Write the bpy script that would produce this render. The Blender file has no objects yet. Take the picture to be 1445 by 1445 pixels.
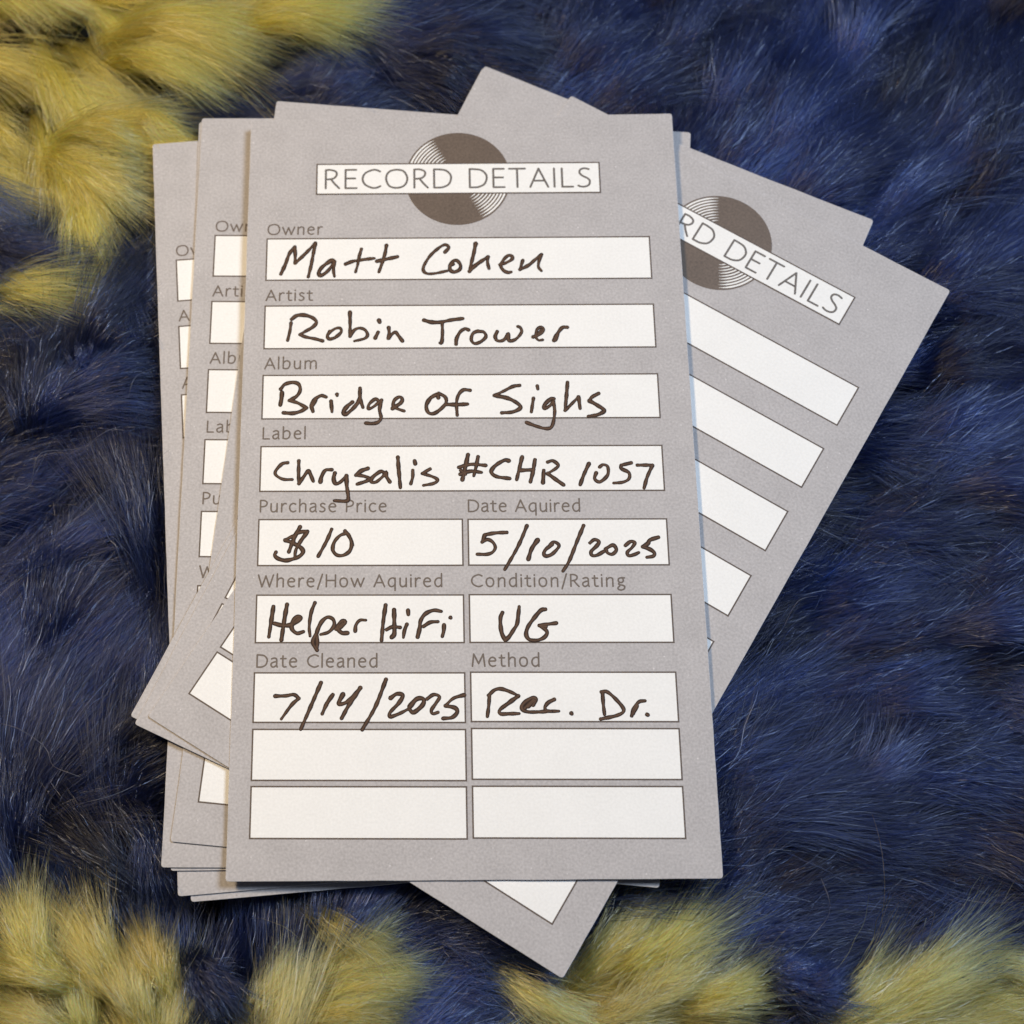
import bpy, math, random
import numpy as np

# ------------------------------------------------------------------ scene, camera, light
MM = 0.001
scene = bpy.context.scene
COL = scene.collection
F_PX=1913.29
CAM_LOC=(-6.854,-77.640,202.756)
CAM_ROT=(0.29095,0.00682,-0.00500)
SHIFT=(0.09285,0.06342)
CARD_W=71.53
A_TILT=(0.0116,0.0055)
A_Z=3.820
POSES={'G3': [15.7, -4.36, -0.55845, 2.94], 'G2': [9.17, 1.82, -0.4411, 2.52], 'G1': [8.83, 2.49, -0.45169, 2.1], 'D': [-2.43, 2.07, -0.09833, 1.68], 'B': [-9.33, 1.97, -0.00645, 1.26], 'B2': [-8.92, 2.02, 0.00794, 0.84], 'C': [-12.42, 0.77, 0.08016, 0.42], 'E': [-10.67, 0.04, 0.0819, 0.0]}
INK={
'owner':[[(-30.02,34.09),(-29.3,35.92),(-28.7,37.81),(-27.83,39.07)],[(-27.83,39.07),(-27.72,37.52),(-27.74,36.07)],[(-27.74,36.07),(-26.66,37.14),(-25.54,38.39),(-24.43,39.8)],[(-24.43,39.8),(-24.72,37.84),(-25.09,35.49),(-25.49,33.52)],[(-21.3,36.24),(-21.63,36.52),(-22.43,35.99),(-23.38,35.1),(-23.78,34.21),(-23.45,33.75),(-22.57,34.28),(-21.77,35.26),(-21.22,36.24)],[(-21.22,36.24),(-21.36,34.71),(-21.19,33.54)],[(-16.79,38.53),(-17.18,36.99),(-17.41,35.55),(-17.73,34.3)],[(-19.43,35.76),(-18.23,36.25),(-16.61,36.53),(-14.67,36.77)],[(-12.65,39.19),(-12.89,37.65),(-13.38,35.85),(-13.89,34.24)],[(-14.27,36.22),(-12.89,36.53),(-10.87,36.99)],[(-3.03,37.68),(-2.37,38.57),(-2.93,39.09),(-3.91,38.6),(-5.38,37.17),(-6.36,35.56),(-6.61,34.48),(-6.05,33.85),(-4.76,33.83),(-2.66,34.28)],[(-1.68,35.49),(-2.17,35.14),(-2.18,34.42),(-1.54,34.05),(-0.65,34.48),(-0.48,35.29),(-1.03,36.11),(-1.68,36.03),(-2.25,35.14)],[(2.09,39.32),(1.73,37.42),(1.3,35.62),(0.95,34.1)],[(0.95,34.1),(2.02,35.25),(4.06,36.75)],[(4.06,36.75),(3.96,35.76),(4.18,34.59)],[(5.96,35.28),(6.85,35.54),(8.0,36.24),(7.93,36.87),(7.29,36.88),(6.55,36.08),(6.12,35.1),(6.58,34.19),(7.3,33.82),(7.78,33.91)],[(9.76,36.03),(9.5,35.14),(9.24,34.33)],[(9.24,34.33),(10.7,35.12),(11.86,36.18),(12.85,37.03)],[(12.85,37.03),(12.41,35.81),(12.3,34.73),(12.76,34.04)]],
'artist':[[(-28.15,25.25),(-28.31,23.76),(-28.64,22.1)],[(-28.08,25.86),(-27.22,26.52),(-25.94,26.57),(-24.65,26.08),(-24.03,25.28),(-24.62,24.41),(-25.73,23.72),(-26.67,23.12)],[(-26.67,23.12),(-25.71,22.67),(-24.11,22.3),(-22.99,21.94)],[(-21.75,23.67),(-22.21,22.8),(-21.89,22.27),(-20.94,22.52),(-19.99,23.47),(-20.16,24.17),(-20.96,24.09),(-21.9,23.41)],[(-18.59,27.05),(-18.54,24.85),(-18.55,22.66)],[(-18.55,22.66),(-17.93,23.7),(-17.13,24.12),(-16.18,23.85),(-15.7,22.97),(-16.17,22.28),(-17.83,21.83)],[(-13.98,23.38),(-14.45,22.34)],[(-13.88,25.57),(-13.75,25.16)],[(-12.28,24.23),(-12.2,23.18),(-12.36,22.22)],[(-12.36,22.22),(-11.72,23.0),(-11.17,23.34),(-10.77,22.81),(-10.06,21.75)],[(-6.59,25.42),(-5.35,25.03),(-3.85,25.01),(-2.18,25.36),(-0.25,25.6)],[(-3.6,24.82),(-3.57,22.99),(-3.72,21.34),(-3.97,21.31)],[(-1.4,21.04),(-1.3,22.04),(-0.7,23.22),(0.06,23.76),(0.64,23.57)],[(2.21,23.36),(1.37,22.92),(1.07,21.82),(1.59,21.12),(2.6,21.44),(3.44,22.34),(3.04,23.17),(1.96,23.24)],[(5.29,23.23),(4.94,22.32),(5.26,21.58),(6.25,21.66),(7.03,22.74)],[(7.03,22.74),(7.16,21.55),(8.25,21.81),(9.19,22.99),(9.05,23.81),(8.64,24.06)],[(11.0,22.14),(12.09,22.58),(12.78,23.39),(12.38,23.89),(11.7,23.41),(11.5,22.22),(11.89,21.58),(12.56,21.62)],[(11.93,22.77),(12.53,23.49)],[(14.38,21.45),(14.91,22.54),(15.78,23.72),(16.62,23.8)],[(14.63,21.54),(15.08,22.54)]],
'album':[[(-29.34,13.02),(-29.4,12.0),(-29.57,10.81)],[(-29.59,13.53),(-28.9,14.38),(-27.65,14.7),(-26.7,14.35),(-26.44,13.32),(-26.97,12.31),(-28.13,11.56)],[(-28.13,11.56),(-26.79,11.12),(-25.36,10.25)],[(-25.36,10.25),(-26.29,9.67),(-27.54,9.35),(-29.03,9.45)],[(-24.34,9.65),(-24.59,10.75),(-23.98,11.76),(-23.05,12.34),(-22.26,12.08)],[(-24.43,10.58),(-23.9,11.59)],[(-21.47,11.39),(-21.29,9.52)],[(-20.54,12.56),(-20.5,12.31)],[(-18.02,11.17),(-18.95,10.34),(-19.49,9.41),(-19.09,9.07),(-18.01,9.99),(-17.23,10.99),(-16.85,12.0),(-16.86,13.54)],[(-16.86,13.54),(-16.85,11.83),(-16.37,10.22)],[(-13.95,11.37),(-14.42,11.63),(-15.35,10.8),(-15.51,9.95),(-14.73,10.28),(-13.95,10.95),(-13.4,11.45)],[(-13.4,11.45),(-13.71,9.76),(-13.47,8.41),(-13.94,7.66),(-14.87,7.42),(-15.88,7.52)],[(-11.68,9.9),(-11.44,10.15),(-10.35,10.9),(-10.11,11.66),(-10.66,11.92),(-11.37,11.34),(-11.52,10.41),(-10.82,9.89),(-9.81,9.51)],[(-4.34,11.65),(-4.4,12.25)],[(-4.28,12.48),(-5.6,11.67),(-6.27,10.37),(-5.95,9.19),(-4.97,9.06),(-3.65,10.1),(-3.09,11.04),(-3.3,11.88),(-4.28,12.48)],[(0.76,12.94),(-0.33,13.02),(-1.11,12.2),(-1.46,10.78),(-1.38,8.66)],[(-3.21,10.57),(-1.46,10.5),(0.29,10.57)],[(8.66,13.69),(7.56,13.51),(6.01,12.7),(4.57,12.01)],[(4.57,12.01),(6.64,11.51),(8.15,10.66),(8.67,9.82),(7.45,9.13),(5.71,8.99)],[(10.79,11.45),(10.39,9.09)],[(11.46,13.58),(11.53,13.03)],[(14.06,11.29),(13.51,11.3),(12.5,10.25),(12.48,9.66),(13.36,10.12),(13.93,10.82)],[(13.93,10.82),(14.09,9.16),(13.81,7.29),(13.35,6.36),(12.37,6.25),(10.87,6.74),(9.58,7.29)],[(16.3,14.11),(16.04,11.74),(15.73,9.26)],[(15.73,9.26),(16.86,10.42),(17.95,11.59)],[(17.95,11.59),(18.13,9.58)],[(21.18,12.14),(20.17,11.56),(19.6,10.93)],[(19.6,10.93),(20.98,10.02),(21.92,9.18),(20.92,8.49),(19.38,8.22)]],
'label':[[(-28.16,0.95),(-29.06,0.75),(-30.04,-0.42),(-29.92,-1.17),(-28.8,-1.82),(-27.4,-1.88)],[(-26.42,1.25),(-26.42,-0.78),(-26.34,-2.59)],[(-26.34,-2.59),(-25.6,-1.43),(-24.92,-0.48),(-24.61,-0.91),(-24.09,-2.19)],[(-22.98,-2.42),(-22.8,-1.46),(-22.21,-0.4),(-21.21,-0.31)],[(-20.7,-0.85),(-20.89,-1.81),(-20.58,-2.66),(-19.78,-2.35),(-18.89,-1.3)],[(-18.89,-1.3),(-18.82,-3.0),(-18.56,-4.91),(-18.85,-5.54),(-20.74,-5.47)],[(-15.49,-0.16),(-16.59,-0.58),(-17.39,-1.27)],[(-17.39,-1.27),(-16.19,-1.44),(-15.29,-1.87),(-15.78,-2.29),(-17.18,-2.77)],[(-13.09,-0.83),(-13.59,-0.72),(-14.79,-1.67),(-14.98,-2.41),(-14.18,-2.42),(-12.99,-1.37)],[(-12.99,-1.37),(-12.69,-0.84),(-12.59,-1.59),(-12.09,-2.44)],[(-10.82,1.71),(-10.69,-0.33),(-10.43,-3.42)],[(-8.48,-0.57),(-8.49,-1.64),(-8.79,-2.8)],[(-8.18,1.03),(-8.08,0.54)],[(-5.78,-0.39),(-6.99,-1.12)],[(-6.99,-1.12),(-5.39,-1.67),(-4.6,-2.21),(-5.2,-2.78),(-6.8,-3.1)],[(0.23,1.98),(-0.2,-0.05),(-0.71,-2.21)],[(1.8,1.58),(1.46,-0.07),(1.08,-1.6)],[(-1.28,-0.17),(0.64,0.32),(2.97,0.11)],[(-1.06,-1.32),(0.62,-0.83),(2.28,-1.05)],[(-0.93,-0.68),(-0.22,-1.33)],[(6.66,0.83),(5.9,0.94),(4.45,0.02),(3.83,-0.99),(4.65,-1.77),(6.66,-2.12)],[(8.73,1.5),(8.25,-0.41),(7.77,-2.31)],[(10.72,0.96),(10.37,-0.95),(9.9,-2.71)],[(8.24,-0.79),(10.5,-0.69)],[(12.04,-0.84),(11.86,-2.86)],[(12.68,0.55),(13.52,0.75),(14.33,0.02),(13.83,-0.61),(12.62,-1.35)],[(12.62,-1.35),(13.89,-2.38),(15.05,-3.28)],[(19.17,0.27),(18.31,-1.55),(17.65,-3.26)],[(20.22,-1.32),(19.94,-2.33),(20.75,-2.84),(21.98,-1.72),(22.05,-0.33),(21.35,0.01),(20.81,-0.36)],[(25.76,0.27),(24.2,-0.1)],[(24.2,-0.1),(24.17,-0.66),(25.32,-1.38),(25.27,-2.39),(24.3,-2.94),(22.87,-3.07)],[(26.69,-0.13),(29.06,-0.16)],[(29.06,-0.16),(28.12,-2.17),(27.56,-3.93)]],
'price':[[(-24.81,-10.47),(-26.03,-10.59),(-26.99,-11.15),(-28.32,-11.84)],[(-28.32,-11.84),(-27.34,-12.23),(-26.48,-12.69),(-25.74,-13.21),(-25.48,-13.85),(-26.07,-14.54),(-27.16,-14.97),(-28.24,-15.15),(-29.34,-14.82),(-29.84,-14.31),(-29.67,-13.8)],[(-25.99,-9.69),(-26.75,-11.16),(-27.67,-13.76)],[(-24.87,-10.6),(-25.88,-12.06),(-26.58,-13.45),(-26.74,-14.72)],[(-26.99,-11.28),(-26.96,-12.56)],[(-21.1,-10.17),(-21.87,-12.1),(-23.11,-14.51)],[(-19.03,-10.47),(-18.35,-11.38),(-17.97,-12.66),(-18.33,-13.8),(-19.29,-14.42),(-20.26,-14.35),(-20.88,-13.51),(-20.65,-12.24),(-19.81,-11.23),(-18.96,-10.86)],[(-18.1,-11.76),(-17.83,-12.79)]],
'dateaq':[[(6.0,-10.99),(4.3,-11.05),(2.64,-11.33)],[(2.64,-11.33),(2.17,-12.52)],[(2.17,-12.52),(3.03,-12.11),(3.81,-12.54),(4.19,-13.38),(3.78,-14.14),(2.87,-14.49),(1.4,-14.47)],[(9.16,-9.91),(8.13,-12.35),(7.17,-14.24),(5.58,-16.94)],[(10.79,-12.2),(9.79,-13.67),(9.23,-15.33)],[(12.98,-13.0),(11.93,-13.82),(11.63,-14.52),(12.01,-14.88),(12.93,-14.54),(13.98,-13.36),(13.66,-12.77),(13.1,-12.64),(12.63,-13.11)],[(17.91,-9.99),(16.81,-12.53),(15.49,-15.68),(14.47,-17.3)],[(18.79,-12.81),(19.47,-12.31),(20.18,-12.63),(19.79,-13.32),(18.91,-14.2),(19.01,-14.83),(19.73,-14.84),(20.84,-14.22)],[(21.1,-13.85),(21.47,-13.6),(22.33,-13.23),(22.78,-13.99),(22.14,-14.68),(21.43,-14.48),(21.21,-13.97)],[(24.19,-13.31),(25.01,-12.68),(25.66,-12.88),(25.2,-13.64),(24.44,-14.39),(24.65,-14.96),(25.5,-14.78),(26.18,-14.47)],[(29.32,-12.03),(28.03,-12.46),(27.64,-13.03),(26.83,-13.53)],[(26.83,-13.53),(27.95,-13.98),(28.58,-14.56),(28.37,-15.06),(27.4,-15.24)]],
'where':[[(-29.84,-22.5),(-30.12,-24.78),(-30.42,-27.24)],[(-27.76,-22.15),(-28.1,-24.43),(-28.5,-27.74)],[(-29.63,-25.16),(-28.43,-25.48),(-27.24,-25.43),(-26.29,-24.94),(-25.59,-24.33),(-26.07,-24.08),(-26.66,-24.57),(-27.0,-25.43),(-26.86,-26.17),(-26.14,-26.73),(-25.19,-26.49)],[(-26.59,-25.0),(-25.94,-24.39)],[(-23.5,-21.94),(-24.05,-23.49),(-24.31,-25.7),(-24.16,-27.17)],[(-23.21,-26.94),(-22.93,-25.96),(-22.35,-24.86),(-21.52,-24.25),(-20.68,-24.63),(-20.55,-25.62),(-21.37,-26.59),(-22.56,-26.95)],[(-23.27,-26.94),(-23.62,-27.67),(-23.67,-28.4),(-23.06,-29.38)],[(-23.15,-27.18),(-23.07,-28.16),(-23.12,-29.26)],[(-20.24,-26.11),(-19.47,-25.75),(-18.88,-25.02),(-19.36,-24.89),(-19.95,-25.62),(-19.95,-26.11),(-19.34,-26.73),(-18.51,-26.76)],[(-19.71,-25.68),(-19.18,-25.14)],[(-17.32,-26.51),(-17.21,-25.53),(-16.62,-24.79),(-15.72,-24.78)],[(-12.7,-22.39),(-13.06,-24.98),(-13.32,-27.98)],[(-11.42,-23.16),(-11.39,-25.0),(-11.39,-26.93),(-11.76,-27.46)],[(-12.54,-26.28),(-11.65,-25.86),(-10.51,-25.97)],[(-9.46,-25.45),(-9.83,-26.41),(-10.01,-27.53)],[(-9.3,-23.24),(-9.25,-23.94)],[(-7.86,-27.5),(-7.54,-26.11),(-7.38,-24.93),(-6.64,-23.86),(-5.38,-23.33),(-4.24,-23.51)],[(-6.97,-25.85),(-5.92,-25.21),(-4.77,-25.12)],[(-3.84,-25.61),(-3.9,-26.58),(-4.12,-27.43)],[(-2.86,-24.49),(-2.81,-24.54)]],
'cond':[[(5.06,-23.79),(4.75,-24.55),(4.72,-25.81),(4.9,-27.08),(5.37,-28.09)],[(5.37,-28.09),(5.95,-27.59),(6.62,-26.59),(7.22,-25.58),(7.46,-24.07),(7.62,-22.88)],[(11.58,-23.34),(10.88,-23.51),(9.78,-24.76),(8.84,-26.11),(8.56,-27.28),(9.03,-28.04),(10.08,-28.18),(11.15,-27.81),(11.7,-27.14),(11.52,-26.55),(10.56,-25.87)],[(10.56,-25.87),(11.63,-25.71),(13.14,-25.52)],[(10.72,-25.91),(11.53,-26.05)]],
'datecl':[[(-29.3,-36.38),(-27.65,-36.35),(-26.44,-36.19),(-25.66,-36.75)],[(-25.66,-36.75),(-26.74,-37.75),(-28.23,-39.85)],[(-22.39,-34.38),(-23.87,-37.99),(-25.3,-41.42)],[(-20.59,-36.24),(-21.46,-37.57),(-22.14,-39.12)],[(-19.05,-36.14),(-19.7,-37.58),(-18.82,-37.55),(-17.94,-36.93),(-16.46,-35.2)],[(-16.46,-35.2),(-18.16,-37.82),(-19.23,-39.81)],[(-12.62,-33.95),(-14.2,-38.08),(-16.15,-41.56)],[(-12.0,-36.87),(-11.01,-36.21),(-10.13,-36.44),(-10.68,-37.55),(-12.0,-38.99),(-12.0,-39.65),(-10.69,-39.22),(-9.37,-38.56)],[(-9.15,-38.23),(-8.05,-37.02),(-7.06,-37.03),(-7.17,-37.92),(-8.49,-39.02),(-9.15,-38.57)],[(-6.51,-37.03),(-5.51,-36.37),(-4.64,-36.71),(-5.2,-37.71),(-5.86,-38.71),(-5.65,-39.26),(-4.88,-39.05)],[(-0.9,-36.45),(-2.55,-36.95),(-3.77,-38.06)],[(-3.77,-38.06),(-2.35,-38.4),(-2.03,-39.07),(-2.81,-39.84),(-4.12,-39.98)]],
'method':[[(2.81,-36.64),(2.68,-38.14),(2.45,-39.73)],[(2.71,-36.54),(3.62,-35.74),(4.61,-35.59),(5.98,-36.06),(7.15,-36.67)],[(7.15,-36.67),(5.75,-37.67),(4.34,-38.75),(4.43,-39.35),(5.71,-39.36),(7.18,-39.34)],[(9.28,-38.1),(9.7,-37.2),(9.12,-36.99),(7.91,-37.78),(7.6,-38.58),(8.47,-39.09),(10.43,-39.1),(11.12,-39.05),(13.09,-39.03)],[(8.09,-38.49),(9.31,-37.3)],[(8.49,-38.29),(9.5,-37.4)],[(12.46,-37.26),(11.56,-37.72),(11.05,-38.41),(11.23,-38.91),(12.01,-39.06)],[(14.91,-39.34),(14.98,-39.44)],[(19.69,-36.48),(19.72,-37.89),(19.84,-39.58)],[(19.5,-36.18),(20.39,-36.19),(21.71,-37.4),(22.72,-38.91),(21.8,-39.7),(19.23,-40.27)],[(23.85,-39.82),(24.2,-38.72),(25.04,-37.73),(25.93,-37.58)],[(24.06,-39.52),(24.71,-38.33)],[(26.12,-39.64),(26.23,-39.7)]],
}
YELLOW=[[(-127.2, 141.5), (-2.9, 139.9), (-5.9, 91.6), (-13.6, 89.4), (-21.2, 87.6), (-31.2, 84.1), (-40.0, 81.5), (-43.6, 77.1), (-48.2, 73.0), (-49.4, 67.6), (-43.0, 60.4), (-52.0, 56.3), (-53.0, 52.8), (-58.4, 50.1), (-63.1, 49.1), (-68.1, 50.5), (-74.2, 51.4), (-80.3, 51.0), (-115.7, 51.3)], [(-92.3, 37.5), (-73.2, 37.7), (-67.7, 36.9), (-65.2, 34.2), (-66.8, 32.4), (-75.1, 31.7), (-91.6, 30.2)], [(-101.0, -62.4), (-67.3, -64.9), (-61.9, -67.7), (-57.8, -67.7), (-49.2, -71.8), (-47.0, -76.3), (-43.3, -77.3), (-41.3, -83.1), (-37.1, -94.0), (-95.4, -106.6)], [(-36.9, -97.7), (-34.6, -78.8), (-27.5, -77.3), (-22.4, -73.9), (-15.2, -71.5), (-11.1, -74.0), (-12.7, -78.9), (-15.2, -85.6), (-17.0, -106.9)], [(2.7, -97.9), (8.1, -83.8), (11.2, -80.4), (16.5, -76.1), (20.7, -72.7), (22.5, -66.7), (26.7, -66.2), (28.6, -69.2), (32.6, -71.2), (32.3, -75.2), (41.4, -76.7), (42.2, -80.1), (42.7, -85.9), (54.8, -85.9), (57.6, -78.2), (68.7, -73.9), (74.9, -73.4), (85.0, -74.5), (105.4, -74.6), (98.3, -116.1)]]
FLOW=[(-75.6, 84.8, -30), (-56.5, 83.1, 0), (-25.0, 88.8, 10), (-72.7, 62.9, -60), (-55.0, 55.6, -35), (-64.3, 48.8, -80), (-76.3, 46.2, -110), (-70.6, 34.7, 0), (-47.6, 83.0, -10), (-6.0, 82.6, 60), (12.9, 82.4, 70), (31.8, 82.2, 60), (56.9, 81.9, 70), (82.0, 81.7, 40), (49.1, 61.7, 55), (67.5, 61.5, 50), (92.0, 61.3, 30), (83.7, 43.3, 35), (86.9, 20.9, 20), (73.1, 2.3, 20), (82.2, -15.6, 15), (54.0, -21.2, 12), (47.1, -37.9, 5), (78.7, -43.5, -10), (45.8, -54.0, 10), (66.3, -59.3, -10), (39.4, -69.3, -15), (65.1, -69.4, -5), (29.2, -68.2, 40), (18.6, -74.1, 30), (38.8, -78.2, 10), (59.0, -79.2, 25), (74.8, -74.4, 10), (23.3, -82.0, 10), (-66.2, -66.7, 120), (-55.5, -70.8, 125), (-62.1, -78.6, 150), (-46.1, -73.8, 110), (-38.7, -78.7, 100), (-22.3, -78.8, 60), (-12.2, -73.0, 0), (-17.2, -81.8, -30), (-1.9, -74.0, -20), (-22.5, -67.9, -20), (-32.8, -71.9, -20), (-60.2, -48.1, 40), (-48.9, -58.6, 60), (-63.6, -58.5, 30), (-55.8, -31.7, 60), (-67.6, -20.3, 45), (-51.9, -2.8, 10), (-68.2, 3.4, 50), (-58.9, 19.6, 60), (-53.7, 31.2, 30), (-70.8, 22.2, 70), (-56.5, 37.9, -20), (-37.3, 75.5, 10), (-18.5, 76.8, 20)]
TUFTS=[(-86.0, 33.9, -62.0, 34.6, 1, 2.9, 0.5), (-84.6, 32.1, -74.9, 29.4, 1, 2.2, -1), (-60.8, -82.5, -67.3, -63.2, 1, 2.6, 0.5), (-48.7, -82.6, -59.8, -65.5, 1, 2.6, 0.5), (-42.6, -82.6, -47.8, -70.0, 1, 3.4, 0.5), (-54.0, -78.7, -68.9, -71.7, 1, 2.8, 1), (-55.6, -85.4, -69.1, -80.5, 1, 3.0, 1.2), (-44.3, -88.3, -53.4, -71.8, 1, 3, 0.8), (-26.4, -78.8, -7.5, -75.2, 1, 3.6, 0.5), (-29.4, -82.7, -11.1, -80.0, 1, 3.2, 0.8), (-25.4, -77.8, -13.2, -70.2, 1, 2.6, 0), (-34.3, -86.5, -24.5, -73.9, 1, 3.5, 0.5), (11.2, -80.9, 29.1, -65.4, 1, 3.4, -0.6), (17.4, -79.0, 35.5, -69.2, 1, 3.2, 0.8), (19.3, -81.9, 35.5, -73.7, 1, 3.6, 1), (26.3, -82.0, 44.7, -78.0, 1, 3.6, 1), (13.1, -84.8, 29.6, -79.1, 1, 4, 1.2), (46.2, -85.9, 67.7, -74.4, 1, 4.2, 1), (53.5, -83.1, 76.1, -72.4, 1, 4.2, 1.2), (42.8, -79.1, 55.2, -81.6, 0, 3.2, 1.5), (39.9, -76.7, 52.0, -78.2, 0, 3.0, 0.8), (-75.4, 65.7, -47.4, 62.6, 1, 4.0, 2.5), (-66.6, 83.2, -41.9, 72.9, 1, 3.0, 2.5), (-77.6, 62.9, -53.0, 52.8, 1, 4.5, 2.0), (-72.9, 65.7, -60.5, 44.7, 1, 3.6, 1.5), (-66.3, 60.0, -63.6, 41.7, 1, 2.4, 1.0), (-85.5, 41.9, -63.8, 40.3, 0, 2.4, 0.4), (-85.8, 44.2, -71.2, 42.7, 0, 2.4, 0.8), (-58.3, 69.9, -47.7, 61.2, 1, 3, 2), (-44.1, 89.0, -16.1, 88.0, 1, 4, 3), (-67.0, 89.2, -31.2, 82.9, 1, 4.5, 3), (-43.6, -71.8, -34.5, -82.4, 0, 2.3, 1.0), (-64.4, 14.6, -55.1, 24.7, 0, 2.2, 0.5), (-63.4, 16.4, -61.8, 24.8, 0, 1.2, 1), (-71.8, 4.7, -70.0, 27.4, 0, 3.0, 0.5), (-49.4, -50.2, -45.4, -66.8, 0, 3.0, -1)]
LINT=[[(-71.2, -39.6), (-67.9, -40.7), (-64.5, -43.1), (-62.7, -46.1), (-58.6, -47.8)], [(-76.3, 8.0), (-73.4, 14.2), (-70.1, 16.0), (-67.9, 17.9), (-62.2, 20.4)], [(-54.9, 14.0), (-53.4, 17.8), (-50.0, 20.6)], [(51.0, -63.3), (51.6, -68.4), (48.2, -72.3), (45.4, -74.3)], [(64.4, -63.4), (69.3, -65.7), (75.3, -67.0)], [(-55.8, 9.0), (-61.3, 6.0), (-68.0, 4.2), (-69.9, -0.6), (-72.1, -1.8)], [(54.4, -20.3), (51.0, -21.4), (49.0, -24.8)], [(-58.6, -51.9), (-54.4, -50.9), (-50.3, -48.8)]]


cam_d = bpy.data.cameras.new('camera')
cam_d.sensor_width = 36.0
cam_d.sensor_fit = 'HORIZONTAL'
cam_d.lens = F_PX / 1445.0 * 36.0
cam_d.shift_x, cam_d.shift_y = SHIFT
cam_d.clip_start, cam_d.clip_end = 0.01, 50.0
cam_d.dof.use_dof = True
cam_d.dof.focus_distance = 0.2065
cam_d.dof.aperture_fstop = 20.0
cam = bpy.data.objects.new('camera', cam_d)
cam.location = [v * MM for v in CAM_LOC]
cam.rotation_euler = CAM_ROT
COL.objects.link(cam)
scene.camera = cam

world = bpy.data.worlds.new('World')
scene.world = world
world.use_nodes = True
bg = world.node_tree.nodes['Background']
bg.inputs['Color'].default_value = (0.62, 0.72, 1.0, 1)
bg.inputs['Strength'].default_value = 0.06

def area_light(name, loc, target, size, power, color, spread=math.pi):
    d = bpy.data.lights.new(name, 'AREA')
    d.shape = 'DISK'
    d.size = size
    d.energy = power
    d.color = color
    d.spread = spread
    o = bpy.data.objects.new(name, d)
    o.location = loc
    from mathutils import Vector
    o.rotation_euler = (Vector(target) - Vector(loc)).to_track_quat('-Z', 'Y').to_euler()
    COL.objects.link(o)
    return o

# warm room lamp beyond the head of the cards, a little to the left; broad cool window light from the right
area_light('warm_lamp', (-0.20, 0.085, 0.34), (-0.03, -0.02, 0), 0.07, 1.27, (1.0, 0.77, 0.48))
area_light('window_light', (0.32, 0.15, 0.64), (0, 0, 0), 0.22, 4.15, (0.68, 0.82, 1.0))

scene.view_settings.view_transform = 'Standard'
scene.view_settings.look = 'None'
scene.view_settings.exposure = 0.0
scene.view_settings.gamma = 1.0
scene.render.engine = 'CYCLES'
try:
    scene.cycles_curves.shape = 'RIBBONS'
    scene.cycles.max_bounces = 6
except Exception:
    pass

# ------------------------------------------------------------------ materials
def new_mat(name):
    m = bpy.data.materials.new(name)
    m.use_nodes = True
    nt = m.node_tree
    return m, nt, nt.nodes['Principled BSDF']

def paper_material(name, dark, light, rough, fleck=True, bump=0.15):
    """printed or bare card stock: soft mottling, fine grain, sparse pale fibres"""
    m, nt, b = new_mat(name)
    N, L = nt.nodes, nt.links
    tc = N.new('ShaderNodeTexCoord')
    mot = N.new('ShaderNodeTexNoise'); mot.inputs['Scale'].default_value = 190; mot.inputs['Detail'].default_value = 3
    fine = N.new('ShaderNodeTexNoise'); fine.inputs['Scale'].default_value = 2600; fine.inputs['Detail'].default_value = 2
    for n in (mot, fine):
        L.new(tc.outputs['Object'], n.inputs['Vector'])
    add = N.new('ShaderNodeMath'); add.operation = 'MULTIPLY_ADD'
    L.new(fine.outputs['Fac'], add.inputs[0]); add.inputs[1].default_value = 2.6
    L.new(mot.outputs['Fac'], add.inputs[2])
    mr = N.new('ShaderNodeMapRange')
    mr.inputs['From Min'].default_value = 1.1; mr.inputs['From Max'].default_value = 2.5
    L.new(add.outputs[0], mr.inputs['Value'])
    mix = N.new('ShaderNodeMix'); mix.data_type = 'RGBA'
    mix.inputs['A'].default_value = (*dark, 1); mix.inputs['B'].default_value = (*light, 1)
    L.new(mr.outputs['Result'], mix.inputs['Factor'])
    col = mix.outputs['Result']
    if fleck:
        vo = N.new('ShaderNodeTexVoronoi'); vo.feature = 'DISTANCE_TO_EDGE'; vo.inputs['Scale'].default_value = 330
        wn = N.new('ShaderNodeTexNoise'); wn.inputs['Scale'].default_value = 900
        L.new(tc.outputs['Object'], vo.inputs['Vector']); L.new(tc.outputs['Object'], wn.inputs['Vector'])
        vf = N.new('ShaderNodeTexVoronoi'); vf.feature = 'F1'; vf.inputs['Scale'].default_value = 420
        L.new(tc.outputs['Object'], vf.inputs['Vector'])
        lt = N.new('ShaderNodeMath'); lt.operation = 'LESS_THAN'; lt.inputs[1].default_value = 0.055
        L.new(vf.outputs['Distance'], lt.inputs[0])
        gt = N.new('ShaderNodeMath'); gt.operation = 'MULTIPLY'
        L.new(lt.outputs[0], gt.inputs[0]); gt.inputs[1].default_value = 0.35
        m2 = N.new('ShaderNodeMix'); m2.data_type = 'RGBA'
        L.new(gt.outputs[0], m2.inputs['Factor']); L.new(col, m2.inputs['A'])
        m2.inputs['B'].default_value = tuple(min(0.85, c * 1.7) for c in light) + (1,)
        col = m2.outputs['Result']
    L.new(col, b.inputs['Base Color'])
    b.inputs['Roughness'].default_value = rough
    b.inputs['Specular IOR Level'].default_value = 0.35
    bp = N.new('ShaderNodeBump'); bp.inputs['Strength'].default_value = bump; bp.inputs['Distance'].default_value = 0.00003
    L.new(fine.outputs['Fac'], bp.inputs['Height']); L.new(bp.outputs['Normal'], b.inputs['Normal'])
    return m

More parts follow.
